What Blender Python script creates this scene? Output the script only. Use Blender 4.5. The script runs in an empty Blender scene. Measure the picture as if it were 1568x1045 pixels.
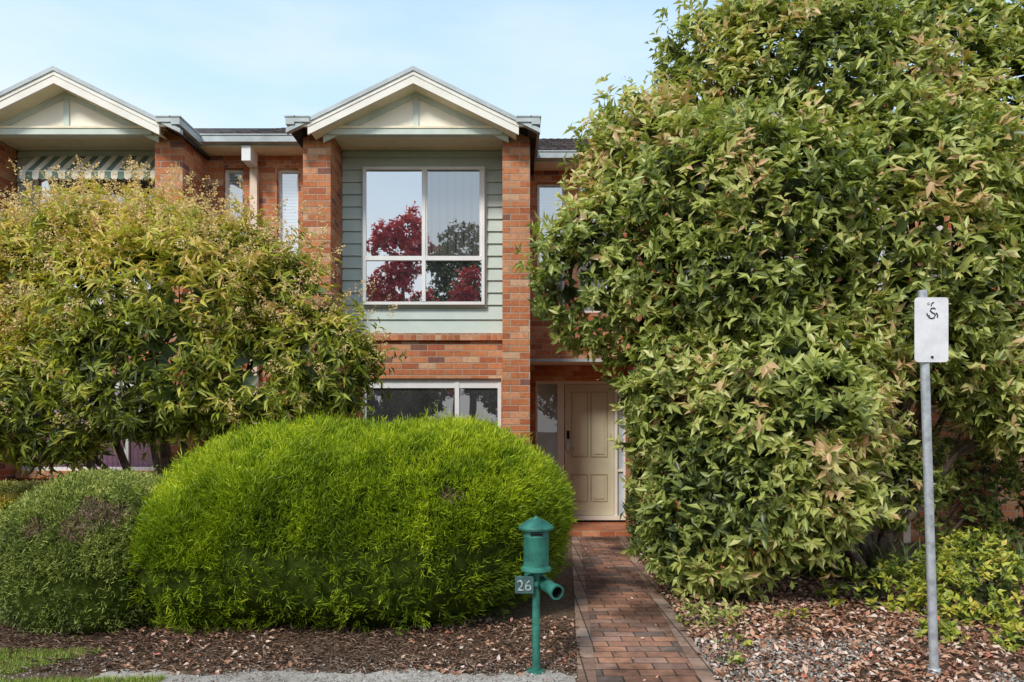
import bpy, math, random
import numpy as np
from mathutils import Vector
random.seed(3); R=np.random.default_rng(7)
S=bpy.context.scene
F=1045.0; HZ=655.0; CX=784.0; CZ=1.6
def P(px,py,Y): return ((px-CX)*Y/F, Y, CZ+(HZ-py)*Y/F)

# ------------------------------------------------------------ node helpers
class N:
    def __init__(s,name):
        s.m=bpy.data.materials.new(name); s.m.use_nodes=True
        s.t=s.m.node_tree; s.t.nodes.clear()
        s.out=s.n('ShaderNodeOutputMaterial')
    def n(s,typ,**k):
        nd=s.t.nodes.new(typ)
        for a,b in k.items(): setattr(nd,a,b)
        return nd
    def l(s,a,b): s.t.links.new(a,b)
    def put(s,v,sock):
        if hasattr(v,'is_linked') or hasattr(v,'links'): s.l(v,sock)
        else: sock.default_value=v
    def math(s,op,a,b=None,c=None):
        nd=s.n('ShaderNodeMath',operation=op)
        s.put(a,nd.inputs[0])
        if b is not None: s.put(b,nd.inputs[1])
        if c is not None: s.put(c,nd.inputs[2])
        return nd.outputs[0]
    def noise(s,vec,scale,detail=4,rough=.6):
        nd=s.n('ShaderNodeTexNoise'); nd.inputs['Scale'].default_value=scale
        nd.inputs['Detail'].default_value=detail; nd.inputs['Roughness'].default_value=rough
        if vec is not None: s.l(vec,nd.inputs['Vector'])
        return nd.outputs['Fac']
    def ramp(s,fac,stops,interp='LINEAR'):
        nd=s.n('ShaderNodeValToRGB'); cr=nd.color_ramp; cr.interpolation=interp
        while len(cr.elements)<len(stops): cr.elements.new(.5)
        for e,(p,c) in zip(cr.elements,stops):
            e.position=p; e.color=(c[0],c[1],c[2],1) if not isinstance(c,(int,float)) else (c,c,c,1)
        s.l(fac,nd.inputs[0]); return nd.outputs[0]
    def mix(s,fac,a,b,bt='MIX'):
        nd=s.n('ShaderNodeMix',data_type='RGBA',blend_type=bt)
        s.put(fac,nd.inputs[0])
        for v,i in ((a,6),(b,7)):
            if isinstance(v,tuple): nd.inputs[i].default_value=(v[0],v[1],v[2],1)
            else: s.l(v,nd.inputs[i])
        return nd.outputs[2]
    def obj(s): return s.n('ShaderNodeTexCoord').outputs['Object']
    def bsdf(s,col,rough=.7,spec=.3,metal=0,bump=None,bd=.01,bs=1.0):
        b=s.n('ShaderNodeBsdfPrincipled')
        if isinstance(col,tuple): b.inputs['Base Color'].default_value=(*col[:3],1)
        else: s.l(col,b.inputs['Base Color'])
        s.put(rough,b.inputs['Roughness']); b.inputs['Specular IOR Level'].default_value=spec
        b.inputs['Metallic'].default_value=metal
        if bump is not None:
            bn=s.n('ShaderNodeBump'); bn.inputs['Distance'].default_value=bd; bn.inputs['Strength'].default_value=bs
            s.l(bump,bn.inputs['Height']); s.l(bn.outputs[0],b.inputs['Normal'])
        return b.outputs[0]
    def done(s,sh): s.l(sh,s.out.inputs[0]); return s.m

def paint(name,col,rough=.5,var=.18,scale=3.0,spec=.3,metal=0,bump=.0015):
    m=N(name); o=m.obj(); f=m.noise(o,scale,6,.65); g=m.noise(o,scale*14,3)
    d=tuple(c*(1-var*1.5) for c in col); h=tuple(min(1,c*(1+var*.5)) for c in col)
    c=m.ramp(f,[(.3,d),(.6,h)])
    return m.done(m.bsdf(c,rough,spec,metal,g,bump,.6))

def brick(name,stops,mortar,bw=.24,bh=.086,axes='wall',off=.5,joint=.0045,stain=.35,bd=.006,rough=.85,stlo=(.55,.52,.5)):
    m=N(name); o=m.obj(); sp=m.n('ShaderNodeSeparateXYZ'); m.l(o,sp.inputs[0])
    x,y,z=sp.outputs
    if axes=='wall': u=m.math('ADD',x,y); v=z
    else: u,v=x,y
    u=m.math('DIVIDE',u,bw); v=m.math('DIVIDE',v,bh)
    row=m.math('FLOOR',v)
    u=m.math('ADD',u,m.math('FRACT',m.math('MULTIPLY',row,off)))
    cu=m.math('FLOOR',u); fu=m.math('SUBTRACT',u,cu); fv=m.math('SUBTRACT',v,row)
    du=m.math('MULTIPLY',m.math('MINIMUM',fu,m.math('SUBTRACT',1.0,fu)),bw)
    dv=m.math('MULTIPLY',m.math('MINIMUM',fv,m.math('SUBTRACT',1.0,fv)),bh)
    d=m.math('MINIMUM',du,dv)
    nz=m.noise(o,40,4)
    d=m.math('ADD',d,m.math('MULTIPLY',m.math('SUBTRACT',nz,.5),.004))
    mr=m.n('ShaderNodeMapRange'); m.l(d,mr.inputs[0]); mr.inputs[1].default_value=joint; mr.inputs[2].default_value=joint+.003
    mask=mr.outputs[0]
    cb=m.n('ShaderNodeCombineXYZ'); m.l(cu,cb.inputs[0]); m.l(row,cb.inputs[1])
    wn=m.n('ShaderNodeTexWhiteNoise',noise_dimensions='3D'); m.l(cb.outputs[0],wn.inputs['Vector'])
    c=m.ramp(wn.outputs['Value'],stops,'CONSTANT')
    mo=m.noise(o,22,5,.7)
    c=m.mix(.55,c,m.ramp(mo,[(.3,(.45,.42,.42)),(.5,(.85,.85,.85)),(.72,(1.25,1.2,1.1))]),'MULTIPLY')
    big=m.noise(o,1.1,5,.6)
    c=m.mix(mask,mortar,c)
    c=m.mix(stain,c,m.ramp(big,[(.38,stlo),(.58,(1.1,1.1,1.1))]),'MULTIPLY')
    h=m.math('ADD',mask,m.math('MULTIPLY',mo,.5))
    return m.done(m.bsdf(c,rough,.2,0,h,bd,.9))

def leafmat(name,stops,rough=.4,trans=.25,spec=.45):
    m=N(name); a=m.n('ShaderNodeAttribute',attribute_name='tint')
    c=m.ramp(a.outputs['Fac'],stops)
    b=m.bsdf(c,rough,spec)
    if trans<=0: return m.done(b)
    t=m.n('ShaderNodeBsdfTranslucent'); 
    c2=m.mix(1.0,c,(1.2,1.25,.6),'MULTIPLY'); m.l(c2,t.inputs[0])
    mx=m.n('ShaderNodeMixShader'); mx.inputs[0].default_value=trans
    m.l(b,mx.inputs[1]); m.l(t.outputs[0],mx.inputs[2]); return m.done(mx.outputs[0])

def glass(name,interior,refl=.6,stripes=0,vertical=True):
    m=N(name); 
    if stripes:
        o=m.obj(); sp=m.n('ShaderNodeSeparateXYZ'); m.l(o,sp.inputs[0])
        f=m.math('FRACT',m.math('MULTIPLY',sp.outputs[0 if vertical else 2],stripes))
        c=m.ramp(f,[(0,tuple(i*.25 for i in interior)),(.15,interior),(.85,tuple(i*.8 for i in interior)),(1,tuple(i*.25 for i in interior))])
    else: c=m.ramp(m.noise(m.obj(),1.5,3),[(.35,tuple(i*.5 for i in interior)),(.65,interior)])
    b=m.bsdf(c,.6,.1); g=m.n('ShaderNodeBsdfGlossy'); g.inputs['Roughness'].default_value=.01
    g.inputs[0].default_value=(.9,.93,.95,1)
    bn=m.n('ShaderNodeBump'); bn.inputs['Distance'].default_value=.004; bn.inputs['Strength'].default_value=.2
    m.l(m.noise(m.obj(),1.6,1),bn.inputs['Height']); m.l(bn.outputs[0],g.inputs['Normal'])
    mx=m.n('ShaderNodeMixShader'); mx.inputs[0].default_value=refl
    m.l(b,mx.inputs[1]); m.l(g.outputs[0],mx.inputs[2]); return m.done(mx.outputs[0])

# ------------------------------------------------------------ materials
BR=[(0,(.54,.19,.085)),(.22,(.60,.24,.11)),(.45,(.45,.145,.07)),(.62,(.64,.31,.17)),(.78,(.54,.20,.09)),(.9,(.26,.12,.09)),(.95,(.68,.42,.26))]
M_brick=brick('brick',BR,(.46,.35,.26))
M_sold=brick('brick_soldier',BR,(.46,.35,.26),bw=.086,bh=.24,off=0.0)
PV=[(0,(.35,.18,.12)),(.3,(.46,.24,.155)),(.5,(.28,.17,.13)),(.7,(.40,.24,.18)),(.88,(.20,.145,.12))]
M_pave=brick('pavers',PV,(.07,.06,.048),bw=.235,bh=.118,axes='ground',stain=1.0,bd=.004,joint=.003,stlo=(.28,.28,.28))
M_pave2=brick('paver_edging',[(0,(.42,.28,.21)),(.4,(.32,.20,.15)),(.7,(.46,.33,.26))],(.08,.068,.055),bw=.118,bh=.235,axes='ground',off=0.0,stain=.9,bd=.004,joint=.003,stlo=(.35,.34,.33))
M_tile=brick('terracotta_tile',[(0,(.50,.19,.09)),(.5,(.44,.15,.07))],(.3,.24,.2),bw=.2,bh=.2,axes='ground',off=0.,bd=.002,rough=.5)
M_trim=paint('cream_trim',(.76,.74,.67))
M_barge=paint('barge_paint',(.80,.77,.70),var=.06)
M_gut=paint('gutter_metal',(.46,.51,.52),.4)
M_cream=paint('cream_render',(.92,.87,.74),.8,.04)
M_soff=paint('soffit',(.86,.77,.58),.7,.1)
M_green=paint('pale_green_trim',(.60,.67,.60),.6,.1)
M_clad=paint('weatherboard',(.52,.61,.565),.55,.08,1.6)
M_frame=paint('window_frame',(.78,.78,.77),.35,.05)
M_door=paint('door_paint',(.60,.57,.42),.4,.06)
M_door2=paint('door_frame_paint',(.76,.74,.65),.4,.06)
M_gold=paint('door_moulding',(.40,.35,.20),.4,.06)
M_steel=paint('steel',(.55,.55,.53),.3,.1,metal=.9)
M_pipe=paint('downpipe',(.78,.62,.50),.5)
M_glass=glass('window_glass',(.035,.04,.045),.62)
M_glassb=glass('window_glass_blind',(.10,.10,.095),.36,9)
M_glassl=glass('window_glass_light',(.60,.65,.68),.45,22,False)
M_frost=glass('frosted_glass',(.54,.64,.74),.12)
M_glassd=glass('window_glass_dark',(.05,.052,.055),.22)
M_curt=glass('curtain_window',(.20,.08,.17),.2,14)
M_tilez=brick('roof_tiles',[(0,(.05,.045,.045)),(.5,(.085,.07,.07)),(.8,(.11,.085,.08))],(.015,.015,.015),bw=.3,bh=.15,joint=.01,bd=.03)
M_aw1=paint('awning_green',(.13,.20,.16),.9); M_aw2=paint('awning_cream',(.70,.66,.56),.9)
M_black=paint('black_paint',(.015,.015,.015),.5)
M_mail=paint('mailbox_paint',(.030,.165,.125),.45,.40,9,.35,bump=.003)
M_mail2=paint('mailbox_dark',(.05,.11,.11),.5,.3,14)
M_num=paint('number_paint',(.36,.42,.40),.6,.6,60)
M_sign=paint('sign_plate',(.74,.74,.77),.45,.1,8)
M_galv=paint('galvanised',(.46,.49,.52),.45,.25,18,.4,metal=.4)
def barkm():
    m=N('bark'); o=m.obj(); c=m.ramp(m.noise(o,14,6,.7),[(.3,(.09,.065,.05)),(.65,(.30,.23,.18))])
    return m.done(m.bsdf(c,.9,.1,0,m.noise(o,30,4),.02))
M_bark=barkm()
def soilm():
    m=N('mulch_soil'); o=m.obj(); a=m.noise(o,1.3,5); b=m.noise(o,45,5,.75); v=m.n('ShaderNodeTexVoronoi'); v.inputs['Scale'].default_value=38; m.l(o,v.inputs['Vector'])
    c=m.ramp(b,[(.3,(.07,.05,.038)),(.5,(.19,.14,.105)),(.7,(.34,.265,.205))])
    c=m.mix(.5,c,m.ramp(v.outputs['Color'],[(.2,(.5,.45,.4)),(.8,(1.4,1.25,1.1))]),'MULTIPLY')
    c=m.mix(.6,c,m.ramp(a,[(.35,(.6,.55,.5)),(.65,(1.25,1.2,1.1))]),'MULTIPLY')
    return m.done(m.bsdf(c,.95,.1,0,b,.03))
M_soil=soilm()
def concm(name,col):
    m=N(name); o=m.obj(); b=m.noise(o,70,5,.7); a=m.noise(o,2.2,6,.7)
    c=m.ramp(b,[(.3,tuple(k*.6 for k in col)),(.65,tuple(k*1.2 for k in col))])
    c=m.mix(.7,c,m.ramp(a,[(.35,(.55,.5,.45)),(.6,(1.1,1.1,1.1))]),'MULTIPLY')
    return m.done(m.bsdf(c,.95,.15,0,b,.008))
M_conc=concm('concrete',(.46,.43,.385)); M_asph=concm('asphalt',(.055,.055,.057)); M_grassg=concm('turf',(.06,.09,.025))
M_gravel=leafmat('gravel_bits',[(0,(.14,.11,.09)),(.5,(.34,.30,.26)),(1,(.56,.52,.48))],.9,0,.1)

# ------------------------------------------------------------ object helpers
def root(name):
    e=bpy.data.objects.new(name,None); e.empty_display_size=.2; S.collection.objects.link(e); return e
def mk(name,v,f,mat,parent=None,smooth=False):
    me=bpy.data.meshes.new(name); me.from_pydata([tuple(a) for a in v],[],f); me.update()
    mats=mat if isinstance(mat,(list,tuple)) else [mat]
    for q in mats: me.materials.append(q)
    if smooth:
        for p in me.polygons: p.use_smooth=True
    o=bpy.data.objects.new(name,me); S.collection.objects.link(o); o.parent=parent; return o
class B:
    def __init__(s): s.d={}
    def add(s,part,mat,v,f):
        e=s.d.setdefault((part,mat.name),[mat,[],[]]); k=len(e[1]); e[1].extend(v); e[2].extend([tuple(i+k for i in q) for q in f])
    def box(s,part,mat,x0,x1,y0,y1,z0,z1):
        v=[(x,y,z) for x in (x0,x1) for y in (y0,y1) for z in (z0,z1)]
        s.add(part,mat,v,[(0,1,3,2),(4,6,7,5),(0,4,5,1),(2,3,7,6),(0,2,6,4),(1,5,7,3)])
    def prism(s,part,mat,pts,y0,y1):  # pts xz
        n=len(pts); v=[(x,y0,z) for x,z in pts]+[(x,y1,z) for x,z in pts]
        s.add(part,mat,v,[tuple(range(n)),tuple(range(2*n-1,n-1,-1))]+[(i,i+n,(i+1)%n+n,(i+1)%n) for i in range(n)])
    def prismx(s,part,mat,pts,x0,x1): # pts yz
        n=len(pts); v=[(x0,y,z) for y,z in pts]+[(x1,y,z) for y,z in pts]
        s.add(part,mat,v,[tuple(range(n)),tuple(range(2*n-1,n-1,-1))]+[(i,i+n,(i+1)%n+n,(i+1)%n) for i in range(n)])
    def wall(s,part,mat,x0,x1,z0,z1,y0,y1,ops):
        xs=sorted({x0,x1,*[a for o in ops for a in o[:2]]}); zs=sorted({z0,z1,*[a for o in ops for a in o[2:]]})
        for i in range(len(xs)-1):
            for j in range(len(zs)-1):
                cx=(xs[i]+xs[i+1])/2; cz=(zs[j]+zs[j+1])/2
                if any(o[0]<cx<o[1] and o[2]<cz<o[3] for o in ops): continue
                s.box(part,mat,xs[i],xs[i+1],y0,y1,zs[j],zs[j+1])
    def flush(s,parent,bevel=0):
        for (p,mn),(m,v,f) in s.d.items():
            o=mk(p,v,f,m,parent)
            if bevel:
                b=o.modifiers.new('b','BEVEL'); b.width=bevel; b.segments=1; b.limit_method='ANGLE'
def window(b,x0,x1,z0,z1,y,panes,t=.045,glassy=.03,fm=None):
    fm=fm or M_frame
    b.box('window_frame',fm,x0,x1,y,y+.07,z1-t,z1); b.box('window_frame',fm,x0,x1,y,y+.07,z0,z0+t)
    b.box('window_frame',fm,x0,x0+t,y,y+.07,z0+t,z1-t); b.box('window_frame',fm,x1-t,x1,y,y+.07,z0+t,z1-t)
    for (a0,a1,c0,c1,m) in panes:
        b.box('window_pane',m,a0,a1,y+glassy,y+glassy+.01,c0,c1)
def tube(pts,rad,seg=7):
    pts=[Vector(p) for p in pts]; v=[];f=[]
    for i,p in enumerate(pts):
        d=(pts[min(i+1,len(pts)-1)]-pts[max(i-1,0)]).normalized()
        a=d.cross(Vector((0,0,1)) if abs(d.z)<.9 else Vector((1,0,0))).normalized(); c=d.cross(a)
        r=rad[i] if isinstance(rad,(list,tuple)) else rad
        for k in range(seg):
            t=2*math.pi*k/seg; v.append(tuple(p+a*math.cos(t)*r+c*math.sin(t)*r))
    for i in range(len(pts)-1):
        for k in range(seg):
            f.append((i*seg+k,i*seg+(k+1)%seg,(i+1)*seg+(k+1)%seg,(i+1)*seg+k))
    f.append(tuple(range(seg))[::-1]); f.append(tuple((len(pts)-1)*seg+k for k in range(seg)))
    return v,f
def lathe(prof,cx,cy,seg=40):
    v=[];f=[]
    for r,z in prof:
        for k in range(seg):
            t=2*math.pi*k/seg; v.append((cx+r*math.cos(t),cy+r*math.sin(t),z))
    for i in range(len(prof)-1):
        for k in range(seg): f.append((i*seg+k,i*seg+(k+1)%seg,(i+1)*seg+(k+1)%seg,(i+1)*seg+k))
    return v,f

# ------------------------------------------------------------ houses
def unit(C,awning=False,conn='narrow'):
    b=B(); H=1.48; pw=.36
    for sx in (-1,1):
        x0,x1=sorted((C+sx*H,C+sx*(H-pw)))
        b.box('pier',M_brick,x0,x1,8.9,9.5,0,5.455)
    for sx in (-1,1):
        x0,x1=sorted((C+sx*H,C+sx*(H-.2)))
        b.box('side_wall',M_brick,x0,x1,9.503,13,0,5.43)
    xl,xr=C-H+pw,C+H-pw
    wx0,wx1=(xl+.29,xr-.025)
    if awning: wx0=xl+.07
    gz0,gz1=1.0,2.28
    b.wall('lower_wall',M_brick,xl,xr,0,2.80,9.45,9.65,[(wx0,wx1,gz0,gz1)])
    b.box('sill_course',M_sold,xl,xr,9.40,9.65,2.803,2.90)
    mid=wx0+(wx1-wx0)*.68
    gm=M_curt if awning else M_glassd
    window(b,wx0,wx1,gz0,gz1,9.5,[(wx0,mid,gz0,gz1,gm),(mid,wx1,gz0,gz1,gm)],.05)
    b.box('window_frame',M_frame,mid-.03,mid+.03,9.495,9.56,gz0+.05,gz1-.05)
    b.box('window_blind',M_frame,wx0+.05,wx1-.05,9.505,9.525,gz1-.13,gz1-.05)
    b.box('window_sill',M_sold,wx0-.03,wx1+.02,9.42,9.5,gz0-.1,gz0-.004)
    z=2.903
    b.box('weatherboard_wall',M_clad,xl,xr,9.54,9.62,2.903,5.46)
    while z<5.44:
        h=.20 if z<3.25 else .168
        z1=min(z+h,5.457)
        b.prismx('weatherboard_wall',M_clad,[(9.500,z),(9.538,z),(9.538,z1),(9.524,z1)],xl+.001,xr-.001)
        z=z1+.003
    wx0,wx1,z0,z1=C-.815,C+.865,3.30,5.205
    mx=wx0+(wx1-wx0)*.5; tz=3.94
    window(b,wx0,wx1,z0,z1,9.43,[(wx0+.02,mx,z0+.02,tz,M_glass),(mx,wx1-.02,z0+.02,tz,M_glass),(wx0+.02,mx,tz,z1-.02,M_glass),(mx,wx1-.02,tz,z1-.02,M_glassb)],.04,.025)
    b.box('window_frame',M_frame,wx0+.04,wx1-.04,9.427,9.47,tz-.03,tz+.03)
    b.box('window_frame',M_frame,mx-.025,mx+.025,9.424,9.47,z0+.04,z1-.04)
    b.box('window_frame',M_frame,mx+.025,mx+.05,9.44,9.48,tz+.03,z1-.04)
    b.box('window_frame',M_frame,wx1-.07,wx1-.04,9.44,9.48,tz+.03,z1-.04)
    b.box('window_architrave',M_clad,wx0-.03,wx1+.03,9.486,9.51,z0-.03,z1+.03)
    b.box('soffit',M_soff,xl,xr,8.80,9.52,5.462,5.49)
    zp=6.14; s=.492
    def zr(x): return zp-s*abs(x)
    gy=8.86
    b.prism('gable_infill',M_cream,[(C-1.24,5.42),(C+1.24,5.42),(C+1.24,zr(1.24)-.02),(C,zp-.06),(C-1.24,zr(1.24)-.02)],gy,gy+.04)
    b.box('gable_beam',M_green,xl,xr,gy-.05,gy+.05,5.385,5.46)
    b.box('gable_post',M_green,C-.035,C+.035,gy-.02,gy-.002,5.463,5.93)
    for sx in (-1,1):
        t0=.17
        b.prism('gable_trim',M_green,[(C+sx*.0,zp-t0-.09),(C+sx*1.2,zr(1.2)-t0-.09),(C+sx*1.2,zr(1.2)-t0-.01),(C,zp-t0-.01)],gy-.025,gy-.003)
        b.prism('barge_board',M_barge,[(C,zp-.045),(C+sx*1.33,zr(1.33)-.045),(C+sx*1.33,zr(1.33)-.195),(C+sx*1.28,zr(1.28)-.195),(C,zp-.20)],8.60,8.63)
        b.prism('barge_capping',M_gut,[(C,zp+.012),(C+sx*1.6,zr(1.6)+.012),(C+sx*1.6,zr(1.6)-.043),(C,zp-.043)],8.585,8.66)
        b.prism('barge_bead',M_trim,[(C,zp-.085),(C+sx*1.33,zr(1.33)-.085),(C+sx*1.33,zr(1.33)-.099),(C,zp-.099)],8.592,8.598)
        b.prism('soffit',M_soff,[(C,zp-.19),(C+sx*1.3,zr(1.3)-.17),(C+sx*1.3,zr(1.3)-.155),(C,zp-.175)],8.632,8.858)
        b.prism('roof',M_tilez,[(C,zp),(C+sx*1.56,zr(1.56)),(C+sx*1.56,zr(1.56)-.04),(C,zp-.04)],8.662,12.5)
        b.prism('eave_end',M_barge,[(C+sx*1.332,zr(1.33)-.05),(C+sx*1.49,5.445),(C+sx*1.49,5.40),(C+sx*1.332,5.40)],8.61,8.64)
        g0,g1=sorted((C+sx*1.49,C+sx*1.60))
        b.box('gutter',M_gut,g0,g1,8.57,9.86,5.41,5.50)
        b.box('gutter',M_gut,g0-.012,g1+.012,8.56,9.86,5.50,5.515)
        e0,e1=sorted((C+sx*1.30,C+sx*1.49))
        b.box('gutter',M_gut,e0,e1,8.57,8.605,5.44,5.50)
        b.box('gutter',M_gut,e0,e1,8.56,8.607,5.50,5.514)
        b.box('soffit',M_soff,*sorted((C+sx*1.10,C+sx*1.49)),8.645,8.895,5.458,5.47)
    c0=C+H; c1=C+4.53-H
    Y=9.55 if conn=='narrow' else 10.1
    ye=Y-.35
    tp=5.40
    if conn=='narrow':
        w=[(c0+.255,c0+.53,3.5,5.23),(c0+1.005,c0+1.305,3.5,5.23)]
        b.wall('link_wall',M_brick,c0+.002,c1-.002,0,tp,Y,Y+.2,w)
        for (a,e,z0,z1) in w:
            window(b,a,e,z0,z1,Y+.07,[(a,e,z0,z1,M_glassl)],.035)
            b.box('lintel',M_sold,a-.05,e+.05,Y-.004,Y-.001,z1+.002,z1+.10)
        b.box('downpipe',M_pipe,c0+.66,c0+.76,Y-.09,Y-.012,0,5.2)
        b.box('rain_head',M_frame,c0+.65,c0+.77,ye+.0,Y-.09,5.2,5.40)
    else:
        w=[(c0+.14,c0+.55,3.3,5.23),(c0+.75,c0+1.2,3.3,5.23)]
        b.wall('link_wall',M_brick,c0+.002,c1-.002,2.62,tp,Y,Y+.2,w)
        for (a,e,z0,z1) in w: window(b,a,e,z0,z1,Y+.07,[(a,e,z0,z1,M_glassl)],.035)
        b.box('porch_fascia',M_gut,c0+.003,c1-.003,Y-.03,Y+.02,2.57,2.617)
        b.box('porch_ceiling',M_soff,c0+.003,c1-.003,Y+.02,10.82,2.59,2.617)
        DY=10.8
        o=(c0+.14,c1-.01,.20,2.34)
        b.wall('porch_wall',M_brick,c0+.002,c1-.002,0,2.60,DY,DY+.2,[(o[0],o[1],0.0,o[3])])
        s0=o[0]; s1=s0+.345; d0=s1+.12; d1=d0+.78; r0=d1+.03; r1=o[1]
        fr=M_door2
        b.box('door_frame',fr,s0,r1,DY+.02,DY+.12,2.29,2.34)
        b.box('door_frame',fr,s0,r1,DY-.03,DY+.12,.14,.20)
        for a,e in ((s0,s0+.03),(s1,d0-.015),(d1+.005,d1+.05),(r1-.03,r1)):
            b.box('door_frame',fr,a,e,DY+.01,DY+.12,.2,2.29)
        b.box('sidelight',M_frost,s0+.03,s1,DY+.06,DY+.07,.2,2.29)
        b.box('sidelight',M_frost,d1+.05,r1-.03,DY+.06,DY+.07,.2,2.29)
        b.box('door_frame',fr,s0+.03,s1,DY+.03,DY+.1,.9,.94); b.box('door_frame',fr,d1+.05,r1-.03,DY+.03,DY+.1,.9,.94)
        b.box('front_door',M_door,d0,d1,DY+.06,DY+.10,.205,2.285)
        for k in (0,1):
            pa=d0+.10+k*.31; pb=pa+.27
            for za,zb in ((1.13,2.17),(.42,.86)):
                g=.014
                b.box('door_moulding',M_gold,pa,pb,DY+.052,DY+.0598,za,za+g); b.box('door_moulding',M_gold,pa,pb,DY+.052,DY+.0598,zb-g,zb)
                b.box('door_moulding',M_gold,pa,pa+g,DY+.052,DY+.0598,za+g,zb-g); b.box('door_moulding',M_gold,pb-g,pb,DY+.052,DY+.0598,za+g,zb-g)
                b.box('door_panel',M_door,pa+.05,pb-.05,DY+.048,DY+.0596,za+.05,zb-.05)
        b.box('door_lock',M_black,d0+.03,d0+.075,DY+.03,DY+.0595,1.42,1.55)
        b.box('door_handle',M_steel,d0+.03,d0+.07,DY+.02,DY+.0595,1.24,1.38)
        b.box('door_handle',M_steel,d0+.03,d0+.14,DY,DY+.02,1.30,1.32)
        b.box('porch_step',M_tile,c0+.003,c1-.003,10.02,DY-.001,0,.105)
        b.box('porch_step',M_brick,c0+.003,c1-.003,10.005,10.019,0,.10)
    b.box('soffit',M_soff,C+1.49,C+4.53-1.49,ye+.05,Y+.01,5.401,5.415)
    b.box('gutter',M_gut,C+1.60,C+4.53-1.60,ye-.06,ye+.05,5.43,5.515)
    b.box('gutter',M_gut,C+1.60,C+4.53-1.60,ye-.072,ye+.05,5.515,5.53)
    b.box('fascia',M_trim,C+1.49,C+4.53-1.49,ye+.052,ye+.07,5.416,5.50)
    # tiled roof in overlapping courses with a rolled tile profile
    nb=16; xa_,xb_=C+1.3,C+4.53-1.3; nxs=int((xb_-xa_)/.05)
    for i in range(nb):
        ya=ye-.03+i*.31; yb2=ya+.33; za=5.52+(ya-ye)*.466; zb=5.52+(yb2-ye)*.466-.02
        v=[];f=[]
        for k in range(nxs+1):
            x=xa_+(xb_-xa_)*k/nxs; wv=.018*abs(math.sin(x*math.pi/.15))
            v+=[(x,ya,za-.03),(x,ya,za+wv),(x,yb2,zb+wv)]
            if k: f+=[(3*k-3,3*k,3*k+1,3*k-2),(3*k-2,3*k+1,3*k+2,3*k-1)]
        b.add('roof_tiles',M_tilez,v,f)
    b.prismx('roof',M_tilez,[(ye,5.47),(14.2,5.46+(14.2-ye)*.466),(14.2,5.40+(14.2-ye)*.466),(ye,5.44)],C+1.3,C+4.53-1.3)
    b.prismx('roof',M_tilez,[(10.2,5.8),(14.2,5.52+4.95*.466),(18,5.5),(10.2,5.5)],C-1.3,C+1.3)
    b.box('rear_wall',M_brick,C-H,C-H+4.53-.003,15,15.2,0,5.4)
    if awning:
        xa=-6.60; k=0
        while xa<xr-.03:
            w=min(.088,xr-.01-xa); m=M_aw1 if k%2 else M_aw2
            v=[(xa,9.46,5.36),(xa+w,9.46,5.36),(xa+w,9.14,5.03),(xa,9.14,5.03)]; f=[(0,1,2,3)]
            arc=[(xa+w/2-math.cos(t*math.pi/6)*w/2,9.138,4.95-math.sin(t*math.pi/6)*.03) for t in range(7)]
            v+= [(xa,9.138,5.03),(xa+w,9.138,5.03)]+arc[::-1]; f.append(tuple(range(4,4+2+7)))
            b.add('awning',m,v,f); xa+=w; k+=1
        b.box('awning_rail',M_aw2,-6.6,xr-.02,9.14,9.155,5.02,5.04)
    r=root('brick_house'); b.flush(r)
C0=-1.245
unit(C0,False,'porch'); unit(C0-4.53,True,'narrow'); unit(C0+4.53,False,'narrow'); unit(C0+9.06,False,'porch'); unit(C0-9.06,False,'porch')

# ------------------------------------------------------------ foliage
def sines(p,freq,seed,n=7):
    r=np.random.default_rng(seed); o=np.zeros(len(p))
    for _ in range(n):
        k=r.normal(size=3); k/=np.linalg.norm(k); o+=np.sin(p@k*freq*r.uniform(.6,1.6)+r.uniform(0,6.28))
    return o/n*1.6
def unitv(a): return a/np.maximum(np.linalg.norm(a,axis=1,keepdims=True),1e-6)
T_LEAF=(np.array([[0,0,0],[-.5,.42,.12],[0,.5,-.03],[.5,.42,.12],[0,1,-.12]]),[(0,2,1),(0,3,2),(1,2,4),(2,3,4)])
T_BLADE=(np.array([[-.5,0,0],[.5,0,0],[.38,.55,.06],[-.38,.55,.06],[0,1,.0]]),[(0,1,2),(0,2,3),(3,2,4)])
T_QUAD=(np.array([[-.5,0,0],[.5,.1,.05],[.45,1,0],[-.4,.9,.1]]),[(0,1,2),(0,2,3)])
def scatter(name,pos,d,up,L,W,tint,mat,parent=None,tmpl=T_LEAF,tipbright=0.0):
    V,Fc=tmpl; n=len(pos); nv=len(V); d=unitv(d); s=unitv(np.cross(d,up)); nn=np.cross(s,d)
    co=pos[:,None,:]+ (V[None,:,1,None]*L[:,None,None])*d[:,None,:]+(V[None,:,0,None]*W[:,None,None])*s[:,None,:]+(V[None,:,2,None]*L[:,None,None])*nn[:,None,:]
    idx=(np.arange(n)[:,None,None]*nv+np.array(Fc)[None]).reshape(-1)
    me=bpy.data.meshes.new(name); me.vertices.add(n*nv); me.vertices.foreach_set('co',co.reshape(-1).astype(np.float32))
    nf=n*len(Fc); me.loops.add(nf*3); me.loops.foreach_set('vertex_index',idx.astype(np.int32))
    me.polygons.add(nf); me.polygons.foreach_set('loop_start',(np.arange(nf)*3).astype(np.int32))
    me.update(calc_edges=True)
    a=me.attributes.new('tint','FLOAT','POINT')
    tt=tint[:,None]+tipbright*(V[None,:,1]-.5); a.data.foreach_set('value',np.clip(tt,0,1).reshape(-1).astype(np.float32))
    me.materials.append(mat)
    o=bpy.data.objects.new(name,me); S.collection.objects.link(o); o.parent=parent; return o
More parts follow.
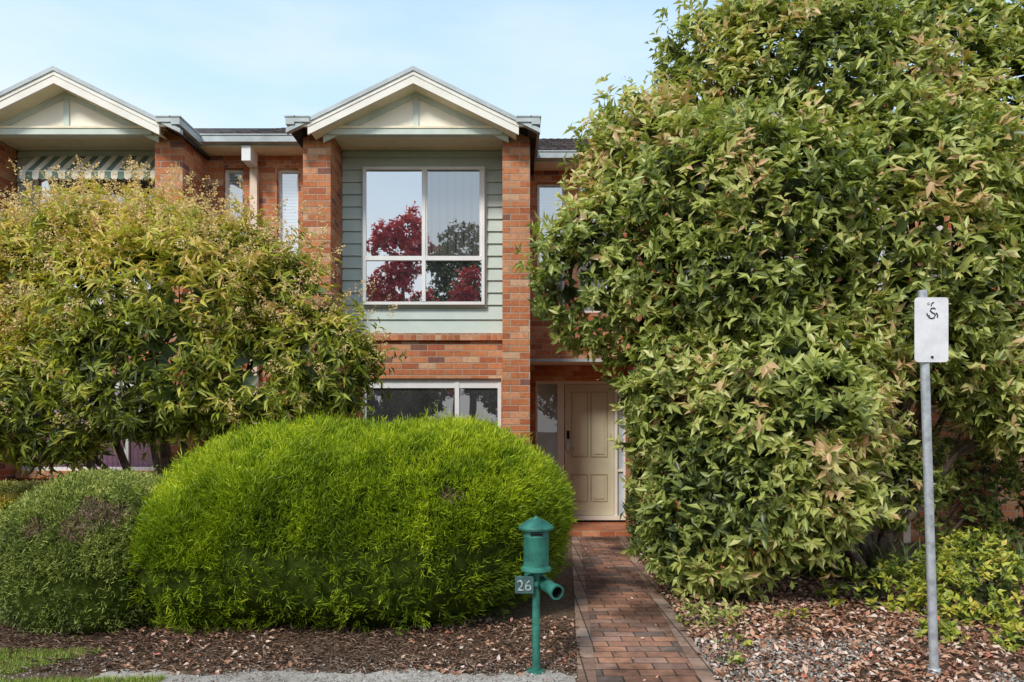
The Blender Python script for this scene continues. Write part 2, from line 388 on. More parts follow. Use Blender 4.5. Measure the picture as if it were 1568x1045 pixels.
def crown(lobes,dens,seed,rin=.7,gap=.35,amp=.10,fq=3.0,back=.25,zmin=.05,cull=.78,deepf=.35,holes=()):
    r=np.random.default_rng(seed); PP=[];NN=[];RR=[]
    for i,(c,rad) in enumerate(lobes):
        c=np.array(c);rad=np.array(rad); area=4*math.pi*((rad[0]*rad[1])**1.6/3+(rad[0]*rad[2])**1.6/3+(rad[1]*rad[2])**1.6/3)**(1/1.6)
        n=int(area*dens); d=unitv(r.normal(size=(n,3)))
        q=1-np.abs(r.normal(size=n))*.10; deep=r.random(n)<deepf; q[deep]=r.uniform(rin,.95,deep.sum())
        p=c+rad*d*q[:,None]; nm=unitv(d/rad)
        q2=sines(p,fq,seed+1)*amp+sines(p,fq*3,seed+2)*amp*.5; p=p+nm*q2[:,None]*rad.mean()
        keep=(nm[:,1]<.3)|(r.random(n)<back)
        keep&= (sines(p,fq*2.2,seed+3)>-gap*2)|(r.random(n)<.25)
        keep&= p[:,2]>zmin
        for j,(c2,r2) in enumerate(lobes):
            if j!=i: keep&= (np.linalg.norm((p-np.array(c2))/np.array(r2),axis=1)>cull)
        for hc,hr in holes: keep&=(np.linalg.norm((p-np.array(hc))/np.array(hr),axis=1)>1+.25*sines(p,9,5))
        PP.append(p[keep]);NN.append(nm[keep]);RR.append(q[keep])
    return np.concatenate(PP),np.concatenate(NN),np.concatenate(RR)
def whorls(name,P_,N_,q,K,L,W,mat,parent,seed,upw=.5,droop=.25,spread=(.6,1.5),tb=.5,tamp=.25,shoots=.1,stem=.06,sl=.18,zt=0,z0=3):
    r=np.random.default_rng(seed); n=len(P_)
    A=unitv(N_*.6+np.array([0,-.15,upw])+r.normal(size=(n,3))*.35)
    ex=(r.random(n)<shoots)&(q>.85); P2=P_+A*(ex*r.uniform(.3,1,n)*sl)[:,None]
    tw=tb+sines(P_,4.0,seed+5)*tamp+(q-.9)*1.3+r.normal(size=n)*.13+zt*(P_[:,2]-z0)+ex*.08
    base=np.repeat(P2,K,0); ax=np.repeat(A,K,0); m=n*K; exr=np.repeat(ex,K)
    st=np.where(exr,stem*3,stem); base=base-ax*(r.random(m)*st)[:,None]
    t=unitv(np.cross(ax,unitv(r.normal(size=(m,3)))))
    th=r.uniform(*spread,m); d=ax*np.cos(th)[:,None]+t*np.sin(th)[:,None]; d[:,2]-=droop*r.random(m)
    Ls=L*r.uniform(.6,1.2,m); tint=np.repeat(tw,K)+r.normal(size=m)*.15
    scatter(name,base,d,ax+r.normal(size=(m,3))*.3,Ls,W*Ls/L*r.uniform(.8,1.2,m),tint,mat,parent)
    return P2,A,ex
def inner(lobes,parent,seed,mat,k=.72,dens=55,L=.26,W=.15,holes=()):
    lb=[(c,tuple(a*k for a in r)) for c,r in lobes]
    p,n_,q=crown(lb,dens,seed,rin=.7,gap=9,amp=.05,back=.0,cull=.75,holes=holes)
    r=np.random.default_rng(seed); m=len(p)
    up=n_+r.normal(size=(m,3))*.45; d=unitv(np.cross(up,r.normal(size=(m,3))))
    scatter('inner_foliage',p,d,up,L*r.uniform(.6,1.2,m),np.full(m,W),r.uniform(.2,.7,m),mat,parent)  # large dark leaf cards: the crown's inner shade is put into their colour
def limbs(parent,base,lobes,seed,r0=.07,twigs=10,mat=None):
    r=random.Random(seed); v=[];f=[]
    def addt(pts,rad,seg=6):
        a,b=tube(pts,rad,seg); k=len(v); v.extend(a); f.extend([tuple(i+k for i in q) for q in b])
    for c,rad in lobes:
        c=Vector(c); b0=Vector(base)+Vector((r.uniform(-.15,.15),r.uniform(-.1,.1),0)); pts=[];rr=[]
        for i in range(8):
            t=i/7; p=b0.lerp(c,t); p.z=b0.z+(c.z-b0.z)*(t**.8); p+=Vector((r.uniform(-.06,.06),r.uniform(-.06,.06),0))*(1 if 0<i<7 else 0); pts.append(p); rr.append(r0*(1-t*.72))
        addt(pts,rr,7)
        for k in range(twigs):
            d=Vector((r.gauss(0,1),r.gauss(0,1)-.3,r.gauss(0,1)+.3)).normalized(); e=c+Vector((d.x*rad[0],d.y*rad[1],d.z*rad[2]))*r.uniform(.75,1.0)
            s=pts[r.randint(4,7)]; mid=s.lerp(e,.5)+Vector((r.uniform(-.08,.08),r.uniform(-.08,.08),r.uniform(-.02,.1)))
            addt([s,mid,e],[r0*.22,r0*.14,.004],5)
    mk('trunk_and_limbs',v,f,mat or M_bark,parent,True)
def lob(px,py,rx,ry,Y,dep=None):
    c=P(px,py,Y); a=rx*Y/F; b_=ry*Y/F; return (c,(a,dep or min(a,b_)*.85,b_))

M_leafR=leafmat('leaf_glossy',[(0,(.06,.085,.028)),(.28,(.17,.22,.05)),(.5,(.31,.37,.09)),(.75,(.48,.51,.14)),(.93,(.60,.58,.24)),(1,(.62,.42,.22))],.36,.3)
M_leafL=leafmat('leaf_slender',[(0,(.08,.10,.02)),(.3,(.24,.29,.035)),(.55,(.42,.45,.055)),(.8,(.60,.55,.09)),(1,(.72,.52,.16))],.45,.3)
M_flow=leafmat('flower_panicle',[(0,(.52,.30,.14)),(.5,(.80,.58,.30)),(1,(.90,.76,.46))],.8,.25,.1)
M_leafred=leafmat('leaf_red',[(0,(.22,.02,.04)),(.5,(.60,.06,.11)),(1,(.8,.18,.18))],.5,.3)
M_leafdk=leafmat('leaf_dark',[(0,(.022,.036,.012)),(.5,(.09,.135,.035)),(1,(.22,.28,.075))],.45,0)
M_leafgc=leafmat('leaf_groundcover',[(0,(.03,.05,.01)),(.4,(.18,.25,.03)),(.75,(.46,.47,.055)),(1,(.62,.48,.10))],.45,.2)
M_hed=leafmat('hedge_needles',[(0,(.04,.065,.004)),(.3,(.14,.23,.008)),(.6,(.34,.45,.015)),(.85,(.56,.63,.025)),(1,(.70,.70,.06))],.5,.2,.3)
M_hed2=leafmat('clipped_needles',[(0,(.04,.05,.015)),(.4,(.15,.20,.04)),(.75,(.32,.38,.07)),(1,(.46,.45,.13))],.5,.0,.3)
M_lit=leafmat('dead_leaves',[(0,(.09,.05,.03)),(.3,(.29,.14,.085)),(.55,(.47,.25,.15)),(.75,(.60,.40,.28)),(.93,(.72,.61,.52)),(1,(.58,.14,.08))],.7,0,.2)
M_grass=leafmat('grass',[(0,(.10,.15,.025)),(.5,(.28,.38,.06)),(1,(.48,.50,.14))],.6,.2,.2)
M_twig=leafmat('dead_twigs',[(0,(.10,.06,.04)),(.5,(.30,.19,.13)),(1,(.48,.34,.25))],.8,0,.1)
M_berry=leafmat('red_new_growth',[(0,(.35,.06,.04)),(1,(.70,.20,.12))],.5,.2,.3)

# right tree
LR=[lob(1250,160,185,180,7.2),lob(1115,125,108,105,7.3),lob(1420,120,150,130,7.2),lob(1560,190,150,170,7.1),lob(1000,255,114,118,7.1),
    lob(945,415,118,128,6.9),lob(1150,380,205,205,6.6),lob(1370,370,200,200,6.6),lob(1570,430,150,200,6.6),lob(1065,590,115,150,6.6),
    lob(1200,620,160,180,6.3),lob(1075,790,98,125,6.4),lob(1210,750,120,115,6.1),lob(1420,520,150,100,6.5),lob(1560,590,110,100,6.5),
    lob(1020,690,65,120,7.0),lob(1310,640,80,90,6.6)]
tr=root('evergreen_tree')
HO=[(P(1385,640,6.3),(.36,.9,.34)),(P(1352,190,6.3),(.13,3,.13)),(P(1215,250,6.2),(.16,.6,.12)),(P(960,560,6.5),(.12,.6,.1))]
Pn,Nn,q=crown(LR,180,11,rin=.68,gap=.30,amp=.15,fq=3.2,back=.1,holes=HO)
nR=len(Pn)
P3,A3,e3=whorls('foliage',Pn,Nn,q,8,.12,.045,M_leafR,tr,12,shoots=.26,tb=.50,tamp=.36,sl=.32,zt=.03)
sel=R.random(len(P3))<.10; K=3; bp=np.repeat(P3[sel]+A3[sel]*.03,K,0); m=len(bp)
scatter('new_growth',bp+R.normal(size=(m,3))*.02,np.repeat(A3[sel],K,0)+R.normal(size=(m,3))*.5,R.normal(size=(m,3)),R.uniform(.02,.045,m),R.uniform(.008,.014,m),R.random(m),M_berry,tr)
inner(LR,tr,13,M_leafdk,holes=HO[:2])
limbs(tr,(3.75,7.2,0),LR,5,.06,16)
LU=[lob(1370,735,75,85,7.1),lob(1500,740,110,110,7.6),lob(1590,700,80,110,7.2)]
us=root('understory_shrub'); Pn,Nn,q=crown(LU,120,15,rin=.4,gap=.15,amp=.2); whorls('foliage',Pn,Nn,q,8,.10,.038,M_leafR,us,16,tb=.35); limbs(us,(4.3,7.5,0),LU,8,.02,10)

# left tree
LL=[lob(205,405,125,100,7.2),lob(85,455,130,125,7.1),lob(330,425,108,88,7.0),lob(435,475,72,98,7.0),lob(500,560,78,80,6.9),lob(230,560,170,115,6.8),
    lob(60,590,130,100,6.9),lob(390,590,130,85,6.9),lob(-70,490,150,175,7.1),lob(250,480,190,130,6.9),lob(110,660,55,40,6.7)]
tl=root('flowering_tree')
Pn,Nn,q=crown(LL,200,21,rin=.68,gap=.32,amp=.15,fq=3.6,back=.1)
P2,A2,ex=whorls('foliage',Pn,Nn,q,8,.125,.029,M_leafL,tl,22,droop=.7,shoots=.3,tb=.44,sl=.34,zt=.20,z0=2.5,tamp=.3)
print('whorls',nR,len(Pn))
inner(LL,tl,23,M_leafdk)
limbs(tl,(-3.6,7.2,0),LL,6,.05,10)
sel=(q>.88)&(A2[:,2]>.0)&(R.random(len(q))<(.08+.60*np.clip((P2[:,2]-2.1)/1.5,0,1)*np.clip(.65+sines(P2,3.0,77),0,1)))
fp=P2[sel]+A2[sel]*.07; fa=A2[sel]; K=40; m=len(fp)*K
t_=R.random(m); base=np.repeat(fp,K,0)+np.repeat(fa,K,0)*(t_*.18)[:,None]+R.normal(size=(m,3))*(.038*(1.15-t_))[:,None]
scatter('flower_panicles',base,R.normal(size=(m,3)),R.normal(size=(m,3)),R.uniform(.012,.024,m),R.uniform(.008,.015,m),np.clip(R.normal(.55,.25,m),0,1),M_flow,tl,T_QUAD)

# clipped / feathery hedges
def superp(c,r,d,p=2.6,seed=0,amp=.03):
    e=(np.abs(d)**p).sum(1)**(1/p); q=d/e[:,None]; pt=np.array(c)+np.array(r)*q
    nm=unitv(np.sign(q)*np.abs(q)**(p-1)/np.array(r)); pt=pt+nm*(sines(pt,3.4,seed)*amp+sines(pt,9,seed+1)*amp*.5)[:,None]
    return pt,nm
def hedge(name,parts,mat,K,L,W,seed,feather=1.0,tb=.45,bodycol=None,spreadr=.28,tip=.35,bare=()):
    rt=root(name); r=np.random.default_rng(seed)
    for i,(c,rad,nt,p,amp) in enumerate(parts):
        U,Vn=64,32; g=[]
        for a in range(Vn+1):
            for u in range(U):
                th=math.pi*a/Vn; ph=2*math.pi*u/U; g.append((math.sin(th)*math.cos(ph),math.sin(th)*math.sin(ph),math.cos(th)))
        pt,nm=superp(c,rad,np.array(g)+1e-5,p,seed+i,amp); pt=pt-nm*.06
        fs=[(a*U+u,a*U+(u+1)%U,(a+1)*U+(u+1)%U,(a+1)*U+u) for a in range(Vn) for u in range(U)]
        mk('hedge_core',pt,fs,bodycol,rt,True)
        n=nt; d=unitv(r.normal(size=(n,3))); d[:,2]=np.where(r.random(n)<.7,np.abs(d[:,2]),d[:,2])
        pt,nm=superp(c,rad,d,p,seed+i,amp)
        k=(pt[:,2]>.01)&((nm[:,1]<.35)|(r.random(n)<.3)); 
        for j,(c2,r2,_,p2,_) in enumerate(parts):
            if j!=i: k&=((np.abs((pt-np.array(c2))/np.array(r2))**p2).sum(1)>.90)
        # bare, dead patches where the twigs show
        for bx,bz,br in bare:
            dd_=np.hypot(pt[:,0]-bx,(pt[:,2]-bz)*1.3)/br*(1+.35*sines(pt,22,8)); hit=(dd_<1)&(nm[:,1]<0)&k
            bp=np.repeat(pt[hit],5,0); bn_=np.repeat(nm[hit],5,0); m=len(bp)
            if m: scatter('bare_twigs',bp-bn_*.05+r.normal(size=(m,3))*.012,bn_*.6+r.normal(size=(m,3))*.6+np.array([0,0,.3]),r.normal(size=(m,3)),r.uniform(.03,.07,m),np.full(m,.004),r.random(m),M_twig,rt,T_BLADE)
            k&=~(hit&(r.random(n)<.85))
        pt,nm=pt[k],nm[k]; n=len(pt)
        flow=np.stack([sines(pt,3,seed+20)*.9+.25,sines(pt,3,seed+21)*.3,np.full(n,.75)],1)
        A=unitv(nm*.75+flow*feather*.7+r.normal(size=(n,3))*.30)
        tw=tb+sines(pt,3.2,seed+30)*.14+sines(pt,14,seed+31)*.20+nm[:,2]*.20+r.normal(size=n)*.09  # upward-facing tufts get a lighter tint: sunlit top put into the colour
        out=r.exponential(.024,n)*feather
        base=np.repeat(pt-nm*.05+A*out[:,None],K,0); ax=np.repeat(A,K,0); m=n*K
        dd=unitv(ax+r.normal(size=(m,3))*spreadr); base=base+r.normal(size=(m,3))*.015+ax*(r.random(m)*L*.5)[:,None]
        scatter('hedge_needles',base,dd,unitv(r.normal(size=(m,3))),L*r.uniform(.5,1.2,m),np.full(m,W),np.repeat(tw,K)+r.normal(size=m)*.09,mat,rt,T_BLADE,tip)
    return rt
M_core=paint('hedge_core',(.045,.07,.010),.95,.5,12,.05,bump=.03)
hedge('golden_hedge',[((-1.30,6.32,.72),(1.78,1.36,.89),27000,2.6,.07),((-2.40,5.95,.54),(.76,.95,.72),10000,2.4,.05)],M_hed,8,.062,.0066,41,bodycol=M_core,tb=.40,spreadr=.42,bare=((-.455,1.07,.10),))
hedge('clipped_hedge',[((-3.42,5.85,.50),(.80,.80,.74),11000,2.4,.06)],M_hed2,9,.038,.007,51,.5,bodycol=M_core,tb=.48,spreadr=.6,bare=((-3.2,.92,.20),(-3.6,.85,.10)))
hedge('small_clipped_hedge',[((-4.85,6.2,.38),(.46,.45,.46),2500,2.4,.02)],M_hed2,8,.03,.007,61,.3,bodycol=M_core,tb=.7,spreadr=.6)
hedge('yellow_hedge',[((-6.0,7.5,.38),(1.05,.45,.50),3000,3,.03)],M_leafgc,7,.035,.014,71,.3,bodycol=M_core,tb=.72,spreadr=.8)
hedge('low_hedge',[((-6.3,8.4,.45),(1.4,.35,.50),3500,3,.02)],M_hed2,8,.035,.009,81,.3,bodycol=M_core,tb=.7,spreadr=.8)
hedge('path_hedge',[((2.05,8.5,.45),(.55,1.35,.62),7000,3,.03)],M_leafdk,8,.035,.014,91,.3,bodycol=M_core,tb=.6,spreadr=.8)

def bush(name,lobes,dens,mat,seed,L=.07,W=.028,tb=.5,K=7):
    g=root(name); p,n_,q=crown(lobes,dens,seed,rin=.4,gap=.5,amp=.15,fq=5,zmin=.02); whorls('foliage',p,n_,q,K,L,W,mat,g,seed+1,tb=tb,stem=.05,sl=.12)
    limbs(g,(lobes[0][0][0],lobes[0][0][1],0),lobes,seed,.012,8)
bush('groundcover_shrub',[((4.1,5.75,.12),(.75,.45,.42)),((3.35,6.15,.08),(.55,.35,.32)),((3.9,4.95,.02),(.45,.3,.26)),((4.3,6.4,.25),(.5,.4,.45)),((3.25,5.2,.0),(.18,.2,.14))],200,M_leafgc,101,.065,.03,.52)
bush('groundcover_shrub',[((1.62,5.6,.02),(.26,.2,.2)),((1.45,4.6,.0),(.09,.08,.10))],140,M_leafR,111,.07,.026,.5)
bush('groundcover_shrub',[((1.62,5.0,.0),(.14,.1,.1)),((2.35,5.7,.0),(.16,.1,.1))],140,M_leafgc,114,.06,.026,.6)
bush('red_leaved_shrub',[((-4.5,5.6,.1),(.32,.4,.42)),((-4.75,5.9,.1),(.3,.3,.35))],170,leafmat('leaf_redgreen',[(0,(.07,.03,.015)),(.35,(.13,.18,.03)),(.6,(.28,.30,.05)),(.8,(.50,.12,.04)),(1,(.6,.32,.09))]),121,.06,.028,.5)
def strap(name,cx,cy,n,L,seed,mat):
    r=np.random.default_rng(seed); g=root(name)
    b0=np.stack([r.normal(cx,.12,n),r.normal(cy,.1,n),np.zeros(n)],1); d=np.stack([r.normal(0,.5,n),r.normal(0,.5,n),np.full(n,.9)],1)
    scatter('straps',b0,d,np.tile([0.,0,1.],(n,1))+r.normal(size=(n,3))*.2,L*r.uniform(.6,1.1,n),np.full(n,.035),r.uniform(.5,1,n),mat,g,(np.array([[-.4,0,0],[.4,0,0],[.5,.4,.0],[-.5,.4,.0],[.35,.75,-.08],[-.35,.75,-.08],[0,1,-.25]]),[(0,1,2),(0,2,3),(3,2,4),(3,4,5),(5,4,6)]))
for i,(x,y) in enumerate([(3.3,7.3),(3.9,7.0),(4.6,7.2),(5.2,7.0),(2.9,7.6),(5.6,6.6)]): strap('strappy_plant',x,y,60,.5,130+i,M_leafdk)

# ------------------------------------------------------------ ground
g=mk('ground',[(-200,-200,0),(200,-200,0),(200,200,0),(-200,200,0)],[(0,1,2,3)],M_soil)
def strip(name,pts,z,mat): return mk(name,[(x,y,z) for x,y in pts],[tuple(range(len(pts)))],mat)
pr=root('brick_path')
def px_at(Y): return .415+(Y-4.29)*(.88-.415)/5.81, 1.30+(Y-4.29)*(1.66-1.30)/5.81
a0,b0=px_at(2.5); a1,b1=px_at(10.0)
o=mk('paving',[(a0+.12,2.5,.012),(b0-.12,2.5,.012),(b1-.12,10.003,.012),(a1+.12,10.003,.012)],[(0,1,2,3)],M_pave,pr)
for nm,(xa,xb,xc,xd) in (('left_edging',(a0,a0+.118,a1+.118,a1)),('right_edging',(b0-.118,b0,b1,b1-.118))):
    mk(nm,[(xa,2.5,.016),(xb,2.5,.016),(xc,10.003,.016),(xd,10.003,.016),(xa,2.5,-.05),(xb,2.5,-.05),(xc,10.003,-.05),(xd,10.003,-.05)],[(0,1,2,3),(0,3,7,4),(1,5,6,2)],M_pave2,pr)
pts=[(.40,1.2),(.40,4.36)]+[(x,4.46+.05*math.sin(x*7)+random.uniform(-.04,.04)-.02*abs(x+1)) for x in np.arange(.3,-2.7,-.05)]+[(-2.75,4.2),(-3.1,3.6),(-3.3,1.2)]
strip('footpath',pts,.006,M_conc)
strip('nature_strip',[(-60,-2.5),(60,-2.5),(60,1.19),(-60,1.19)],.004,M_grassg)
strip('road',[(-80,-9.5),(80,-9.5),(80,-2.65),(-80,-2.65)],.004,M_asph)
kb=B(); kb.box('kerb',M_conc,-80,80,-2.65,-2.5,0,.12); kb.box('kerb',M_conc,-80,80,-9.65,-9.5,0,.12); kr=root('kerb'); kb.flush(kr)
def litter(name,n,xr,yr,mat,smin,smax,seed,cond=None,zz=.012,tmpl=T_LEAF,tlo=0,thi=1,flat=.35,asp=.5):
    r=np.random.default_rng(seed); p=np.stack([r.uniform(*xr,n),r.uniform(*yr,n),r.uniform(.006,zz+.02,n)],1)
    if cond is not None: p=p[cond(p)]
    n=len(p); d=np.stack([r.normal(size=n),r.normal(size=n),r.normal(size=n)*flat],1); up=np.tile([0,0,1.],(n,1))+r.normal(size=(n,3))*flat
    L=r.uniform(smin,smax,n); return scatter(name,p,d,up,L,L*asp,r.uniform(tlo,thi,n),mat,None,tmpl)
def pr_(p): return .36/5.81*(p[:,1]-4.29)+1.30
def pl_(p): return (.465)/5.81*(p[:,1]-4.29)+.415
litter('leaf_litter',26000,(1.2,6.5),(3.8,8.5),M_lit,.03,.08,201,lambda p:(p[:,0]>pr_(p)+.0)&(sines(p,2.5,9)>-.5-.4*(p[:,1]>5)))
litter('leaf_litter',3500,(-5,.5),(4.4,5.7),M_lit,.02,.06,202,lambda p:(p[:,0]<pl_(p))&(sines(p,3.5,10)>-.1))
litter('leaf_litter',340,(-3,1.3),(3.9,9.5),M_lit,.02,.045,203,lambda p:(p[:,0]>pl_(p)-3*(p[:,1]<4.5))&((p[:,0]<pr_(p))),.014)
litter('gravel',11000,(1.25,3.2),(3.9,5.1),M_gravel,.008,.02,204,lambda p:(p[:,0]>pr_(p))&(sines(p,2.5,9)<.3),.01,T_QUAD,0,1,.8,1.)
litter('gravel',5000,(-3.5,.42),(4.1,4.7),M_gravel,.005,.013,205,lambda p:(sines(p,3,19)<.2),.006,T_QUAD,0,.8,.8,1.)
litter('twig_litter',9000,(-4.6,.5),(4.45,5.6),M_twig,.03,.09,206,lambda p:(p[:,0]<pl_(p)),.012,T_LEAF,0,1,.25,.08)
r=np.random.default_rng(9); n=36000
p=np.stack([r.uniform(-4.4,-2.2,n),r.uniform(4.0,4.85,n),np.zeros(n)],1); p=p[(sines(p,5,33)>-.55+ (p[:,0]+3)*.6)]; n=len(p)
scatter('grass',p,np.stack([r.normal(0,.5,n),r.normal(0,.5,n),np.ones(n)],1),r.normal(size=(n,3)),r.uniform(.02,.06,n),np.full(n,.005),r.random(n),M_grass,None,T_BLADE)

# ------------------------------------------------------------ mailbox
mb=root('letterbox'); mx_,my=.158,4.46
def ad(nm,vf,mat,sm=True): 
    o=mk(nm,vf[0],vf[1],mat,mb,sm); return o
def solid(prof,nm,mat,cx=mx_,cy=my):
    v,f=lathe(prof,cx,cy); o=mk(nm,v,f,mat,mb,True)
    o.modifiers.new('e','EDGE_SPLIT').split_angle=math.radians(35)
solid([(0,1.022),(.012,1.020),(.016,1.010),(.04,1.003),(.07,.988),(.097,.968),(.112,.958),(.117,.950),(.115,.938),(.09,.936),(0,.935)],'domed_cap',M_mail)
solid([(.0,.937),(.083,.937),(.083,.90),(.085,.897),(.085,.889),(.083,.886),(.083,.70),(.098,.688),(.101,.672),(.092,.664),(.03,.655),(.028,.63),(0,.63)],'box_body',M_mail)
solid([(.0,.66),(.026,.66),(.026,.0),(0,0)],'post',M_mail)
solid([(.026,.02),(.055,.016),(.06,.0)],'post_foot',M_mail)
mbb=B(); mbb.box('mail_slot',M_black,mx_-.04,mx_+.04,my-.0885,my-.07,.905,.918); mbb.box('slot_flap',M_mail2,mx_-.05,mx_+.05,my-.092,my-.08,.919,.926)
mbb.box('number_plate',M_mail2,.02,.14,my-.06,my-.048,.528,.640); mbb.box('plate_bracket',M_mail,.06,.17,my-.048,my-.03,.57,.60)
mbb.flush(mb,.003)
v,f=tube([(.12,4.66,.60),(.215,4.47,.575),(.285,4.33,.555)],[.042,.042,.042],24); f=f[:-1]
ad('paper_tube',(v,f[:-1]),M_mail)
v,f=tube([(.128,4.64,.598),(.283,4.334,.5555)],[.037,.037],24); ad('paper_tube_lining',(v,f[:-1]),M_black)
rim=[];rf=[]
d_=Vector((.155,-.306,-.0425)).normalized(); a_=d_.cross(Vector((0,0,1))).normalized(); c_=d_.cross(a_); cc=Vector((.285,4.33,.555))
for k in range(24):
    t=2*math.pi*k/24; w=a_*math.cos(t)+c_*math.sin(t)
    for rr_,off in ((.037,.004),(.049,.004),(.049,-.02),(.040,-.02)): rim.append(tuple(cc+w*rr_+d_*off))
for k in range(24):
    for j in range(3): rf.append((k*4+j,k*4+j+1,((k+1)%24)*4+j+1,((k+1)%24)*4+j))
ad('tube_rim',(rim,rf),M_mail,False)
for sx in (-1,1):
    pts=[(mx_+sx*(.03+.035*math.cos(t)*(1-t/9)),my-.01,.645-.035+.035*math.sin(t)*(1-t/9)) for t in np.linspace(-1.5,5,18)]
    ad('scroll_bracket',tube(pts,.007,6),M_mail)
def digits(txt,x,y,z,size,mat,parent):
    cu=bpy.data.curves.new('t','FONT'); cu.body=txt; cu.size=size; cu.extrude=.003; o=bpy.data.objects.new('t',cu); S.collection.objects.link(o)
    bpy.context.view_layer.update(); me=bpy.data.meshes.new_from_object(o.evaluated_get(bpy.context.evaluated_depsgraph_get()))
    bpy.data.objects.remove(o); q=bpy.data.objects.new('number',me); me.materials.clear(); me.materials.append(mat); S.collection.objects.link(q)
    q.rotation_euler=(math.pi/2,0,0); q.location=(x,y,z); q.parent=parent
digits('26',.030,my-.0635,.55,.098,M_num,mb)

# ------------------------------------------------------------ sign
sg=root('street_sign'); Y0=4.4
v,f=tube([(2.722,Y0,0),(2.645,Y0,2.484)],[.027,.027],20); mk('pole',v,f,M_galv,sg,True).modifiers.new('e','EDGE_SPLIT')
v,f=tube([(2.722,Y0,.0),(2.720,Y0,.05)],[.038,.036],20); mk('pole_collar',v,f,M_galv,sg,True)
x0,x1,z0,z1=2.575,2.79,2.018,2.432; rr_=.022; pts=[]
for (cx,cz,a0_) in ((x1-rr_,z1-rr_,0),(x0+rr_,z1-rr_,90),(x0+rr_,z0+rr_,180),(x1-rr_,z0+rr_,270)):
    for k in range(6): t=math.radians(a0_+18*k); pts.append((cx+rr_*math.cos(t),cz+rr_*math.sin(t)))
sb=B(); sb.prism('sign_plate',M_sign,pts,Y0-.036,Y0-.031)
sb.box('clamp',M_galv,2.62,2.70,Y0-.031,Y0-.02,2.38,2.41); sb.box('clamp',M_galv,2.63,2.72,Y0-.031,Y0-.02,2.04,2.07)
sb.flush(sg)
cx_,cz_=2.683,2.335
sq=[[(.022,.022),(.012,.030),(-.004,.026),(-.010,.012),(.0,.0),(.014,-.006),(.022,-.018),(.014,-.034),(-.004,-.038),(-.022,-.030)],[(-.032,-.004),(-.028,-.020),(-.014,-.022)],[(-.004,.042),(.0,.058),(.012,.066)],[(.026,-.002),(.036,-.014),(.036,-.032)]]
for s_ in sq:
    v,f=tube([(cx_+a,Y0-.0375,cz_+c) for a,c in s_],.0042,5); mk('graffiti',v,f,M_black,sg)
for z in (2.395,2.05):
    v,f=tube([(2.66 if z>2.2 else 2.685,Y0-.042,z),(2.66 if z>2.2 else 2.685,Y0-.034,z)],.008,10); mk('bolt',v,f,M_black if z<2.2 else M_steel,sg)

# ------------------------------------------------------------ street trees across the road (seen in the window reflections)
def bgtree(name,x,y,h,rad,mat,seed,n=26,dens=34,K=6,ls=(.22,.36)):
    g=root(name); rr=random.Random(seed); lb=[]
    for i in range(n):
        a=rr.uniform(0,6.28); q=rr.uniform(0,.75)*rad; z=h*rr.uniform(.35,.9); q*=1-.6*max(0,z/h-.55)/.35
        s_=rad*rr.uniform(*ls); lb.append(((x+q*math.cos(a),y+q*math.sin(a),z),(s_,s_,s_)))
    p,n_,q=crown(lb,dens,seed,rin=.5,gap=.1,amp=.2,back=1); whorls('foliage',p,n_,q,K,.20,.10,mat,g,seed+1,tb=.5,shoots=.3,sl=.3)
    v,f=tube([(x,y,0),(x+.1,y,h*.3),(x,y,h*.7)],[.2,.15,.05],8); mk('trunk',v,f,M_bark,g,True)
bgtree('red_maple_tree',-4.9,-11.5,12.4,2.7,M_leafred,301,52,30,5,(.13,.24))
bgtree('red_maple_tree',-1.9,-12.5,9.6,2.0,M_leafred,311,34,30,5,(.14,.26))
bgtree('street_tree',-7.8,-12,8.5,2.6,M_leafdk,321)
bgtree('street_tree',-2.9,-16,12.4,2.6,M_leafdk,331)
bgtree('street_tree',-4.2,-10.4,7.6,2.4,M_leafdk,361)
bgtree('street_tree',-.6,-10.9,7.4,2.2,M_leafdk,371)
bgtree('street_tree',3.5,-13,8,3,M_leafdk,341)
bgtree('street_tree',-13,-13,9,3,M_leafdk,351)

# ------------------------------------------------------------ light, world, camera
el=math.radians(43); sv=Vector((-.50,-.86,0)).normalized()*math.cos(el)+Vector((0,0,math.sin(el)))
sun=bpy.data.lights.new('sun','SUN'); sun.energy=3.2; sun.angle=math.radians(12); sun.color=(1,.94,.85)
so=bpy.data.objects.new('sun',sun); so.rotation_euler=(-sv).to_track_quat('-Z','Y').to_euler(); S.collection.objects.link(so)
w=bpy.data.worlds.new('World'); S.world=w; w.use_nodes=True; nt=w.node_tree; nt.nodes.clear()
def wn(t): return nt.nodes.new(t)
L=nt.links.new
sk=wn('ShaderNodeTexSky'); sk.sky_type='NISHITA'; sk.sun_disc=False; sk.sun_elevation=el; sk.sun_rotation=math.atan2(sv.x,sv.y)%(2*math.pi)
sk.air_density=1.0; sk.dust_density=1.5; sk.ozone_density=1.0
tc=wn('ShaderNodeTexCoord')
sep=wn('ShaderNodeSeparateXYZ'); L(tc.outputs['Generated'],sep.inputs[0])
gr=wn('ShaderNodeValToRGB'); L(sep.outputs[2],gr.inputs[0]); E=gr.color_ramp.elements   # thin high haze, whiter towards the horizon
E[0].position=0; E[0].color=(.98,.99,1,1); E[1].position=.95; E[1].color=(.42,.58,.82,1)
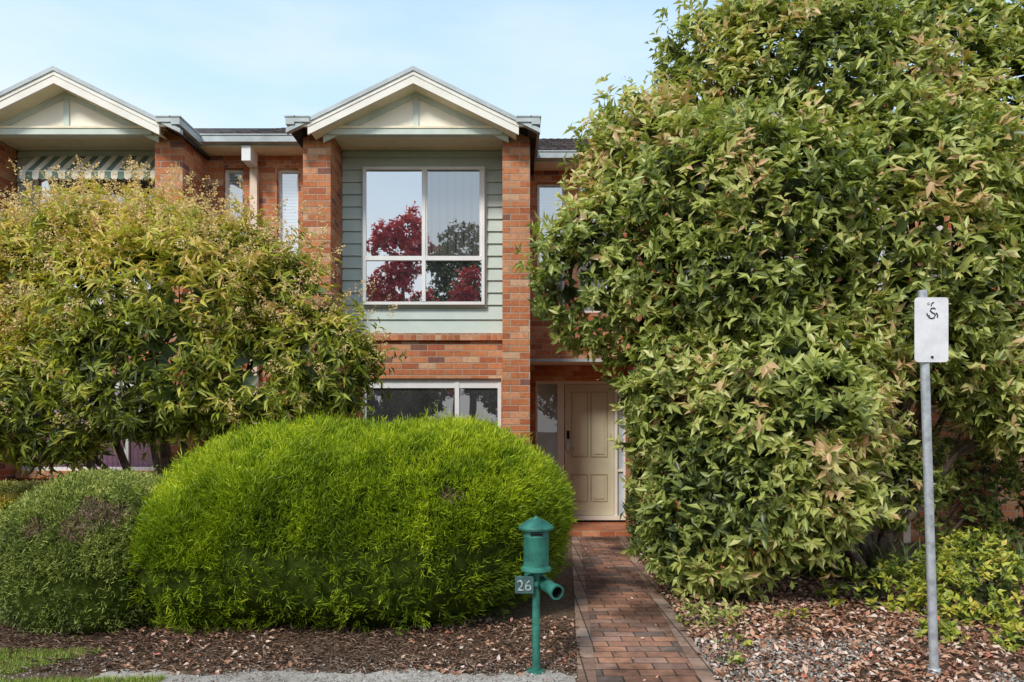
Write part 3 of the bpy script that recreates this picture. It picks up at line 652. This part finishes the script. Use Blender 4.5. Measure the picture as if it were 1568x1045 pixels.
for p_,c_ in ((.25,(.88,.95,1.0)),(.42,(.56,.78,1.0)),(.6,(.44,.66,.96))):
    e=gr.color_ramp.elements.new(p_); e.color=(*c_,1)
sc=wn('ShaderNodeMix'); sc.data_type='RGBA'; sc.blend_type='MULTIPLY'; sc.inputs[0].default_value=1; sc.inputs[7].default_value=(8.4,8.4,8.4,1); L(gr.outputs[0],sc.inputs[6])
m1=wn('ShaderNodeMix'); m1.data_type='RGBA'; m1.inputs[0].default_value=.85; L(sk.outputs[0],m1.inputs[6]); L(sc.outputs[2],m1.inputs[7])
mp=wn('ShaderNodeMapping'); mp.inputs['Scale'].default_value=(1.0,1.0,3.5); mp.inputs['Rotation'].default_value=(0,.35,.3)
nz=wn('ShaderNodeTexNoise'); nz.inputs['Scale'].default_value=1.6; nz.inputs['Detail'].default_value=7; nz.inputs['Roughness'].default_value=.55
cr=wn('ShaderNodeValToRGB'); cr.color_ramp.elements[0].position=.42; cr.color_ramp.elements[0].color=(0,0,0,1); cr.color_ramp.elements[1].position=.8; cr.color_ramp.elements[1].color=(.75,.75,.75,1)
mx=wn('ShaderNodeMix'); mx.data_type='RGBA'; mx.inputs[7].default_value=(7.0,7.2,7.3,1)
bg=wn('ShaderNodeBackground'); bg.inputs[1].default_value=.15; wo=wn('ShaderNodeOutputWorld')
L(tc.outputs['Generated'],mp.inputs[0]); L(mp.outputs[0],nz.inputs['Vector']); L(nz.outputs['Fac'],cr.inputs[0]); L(cr.outputs[0],mx.inputs[0]); L(m1.outputs[2],mx.inputs[6]); L(mx.outputs[2],bg.inputs[0]); L(bg.outputs[0],wo.inputs[0])
cam=bpy.data.cameras.new('camera'); cam.lens=24; cam.sensor_width=36; cam.shift_y=(HZ-522.5)/1568; cam.clip_end=1000
co=bpy.data.objects.new('camera',cam); co.location=(0,0,CZ); co.rotation_euler=(math.pi/2,0,0); S.collection.objects.link(co); S.camera=co
S.view_settings.view_transform='Standard'; S.view_settings.look='None'; S.view_settings.exposure=0
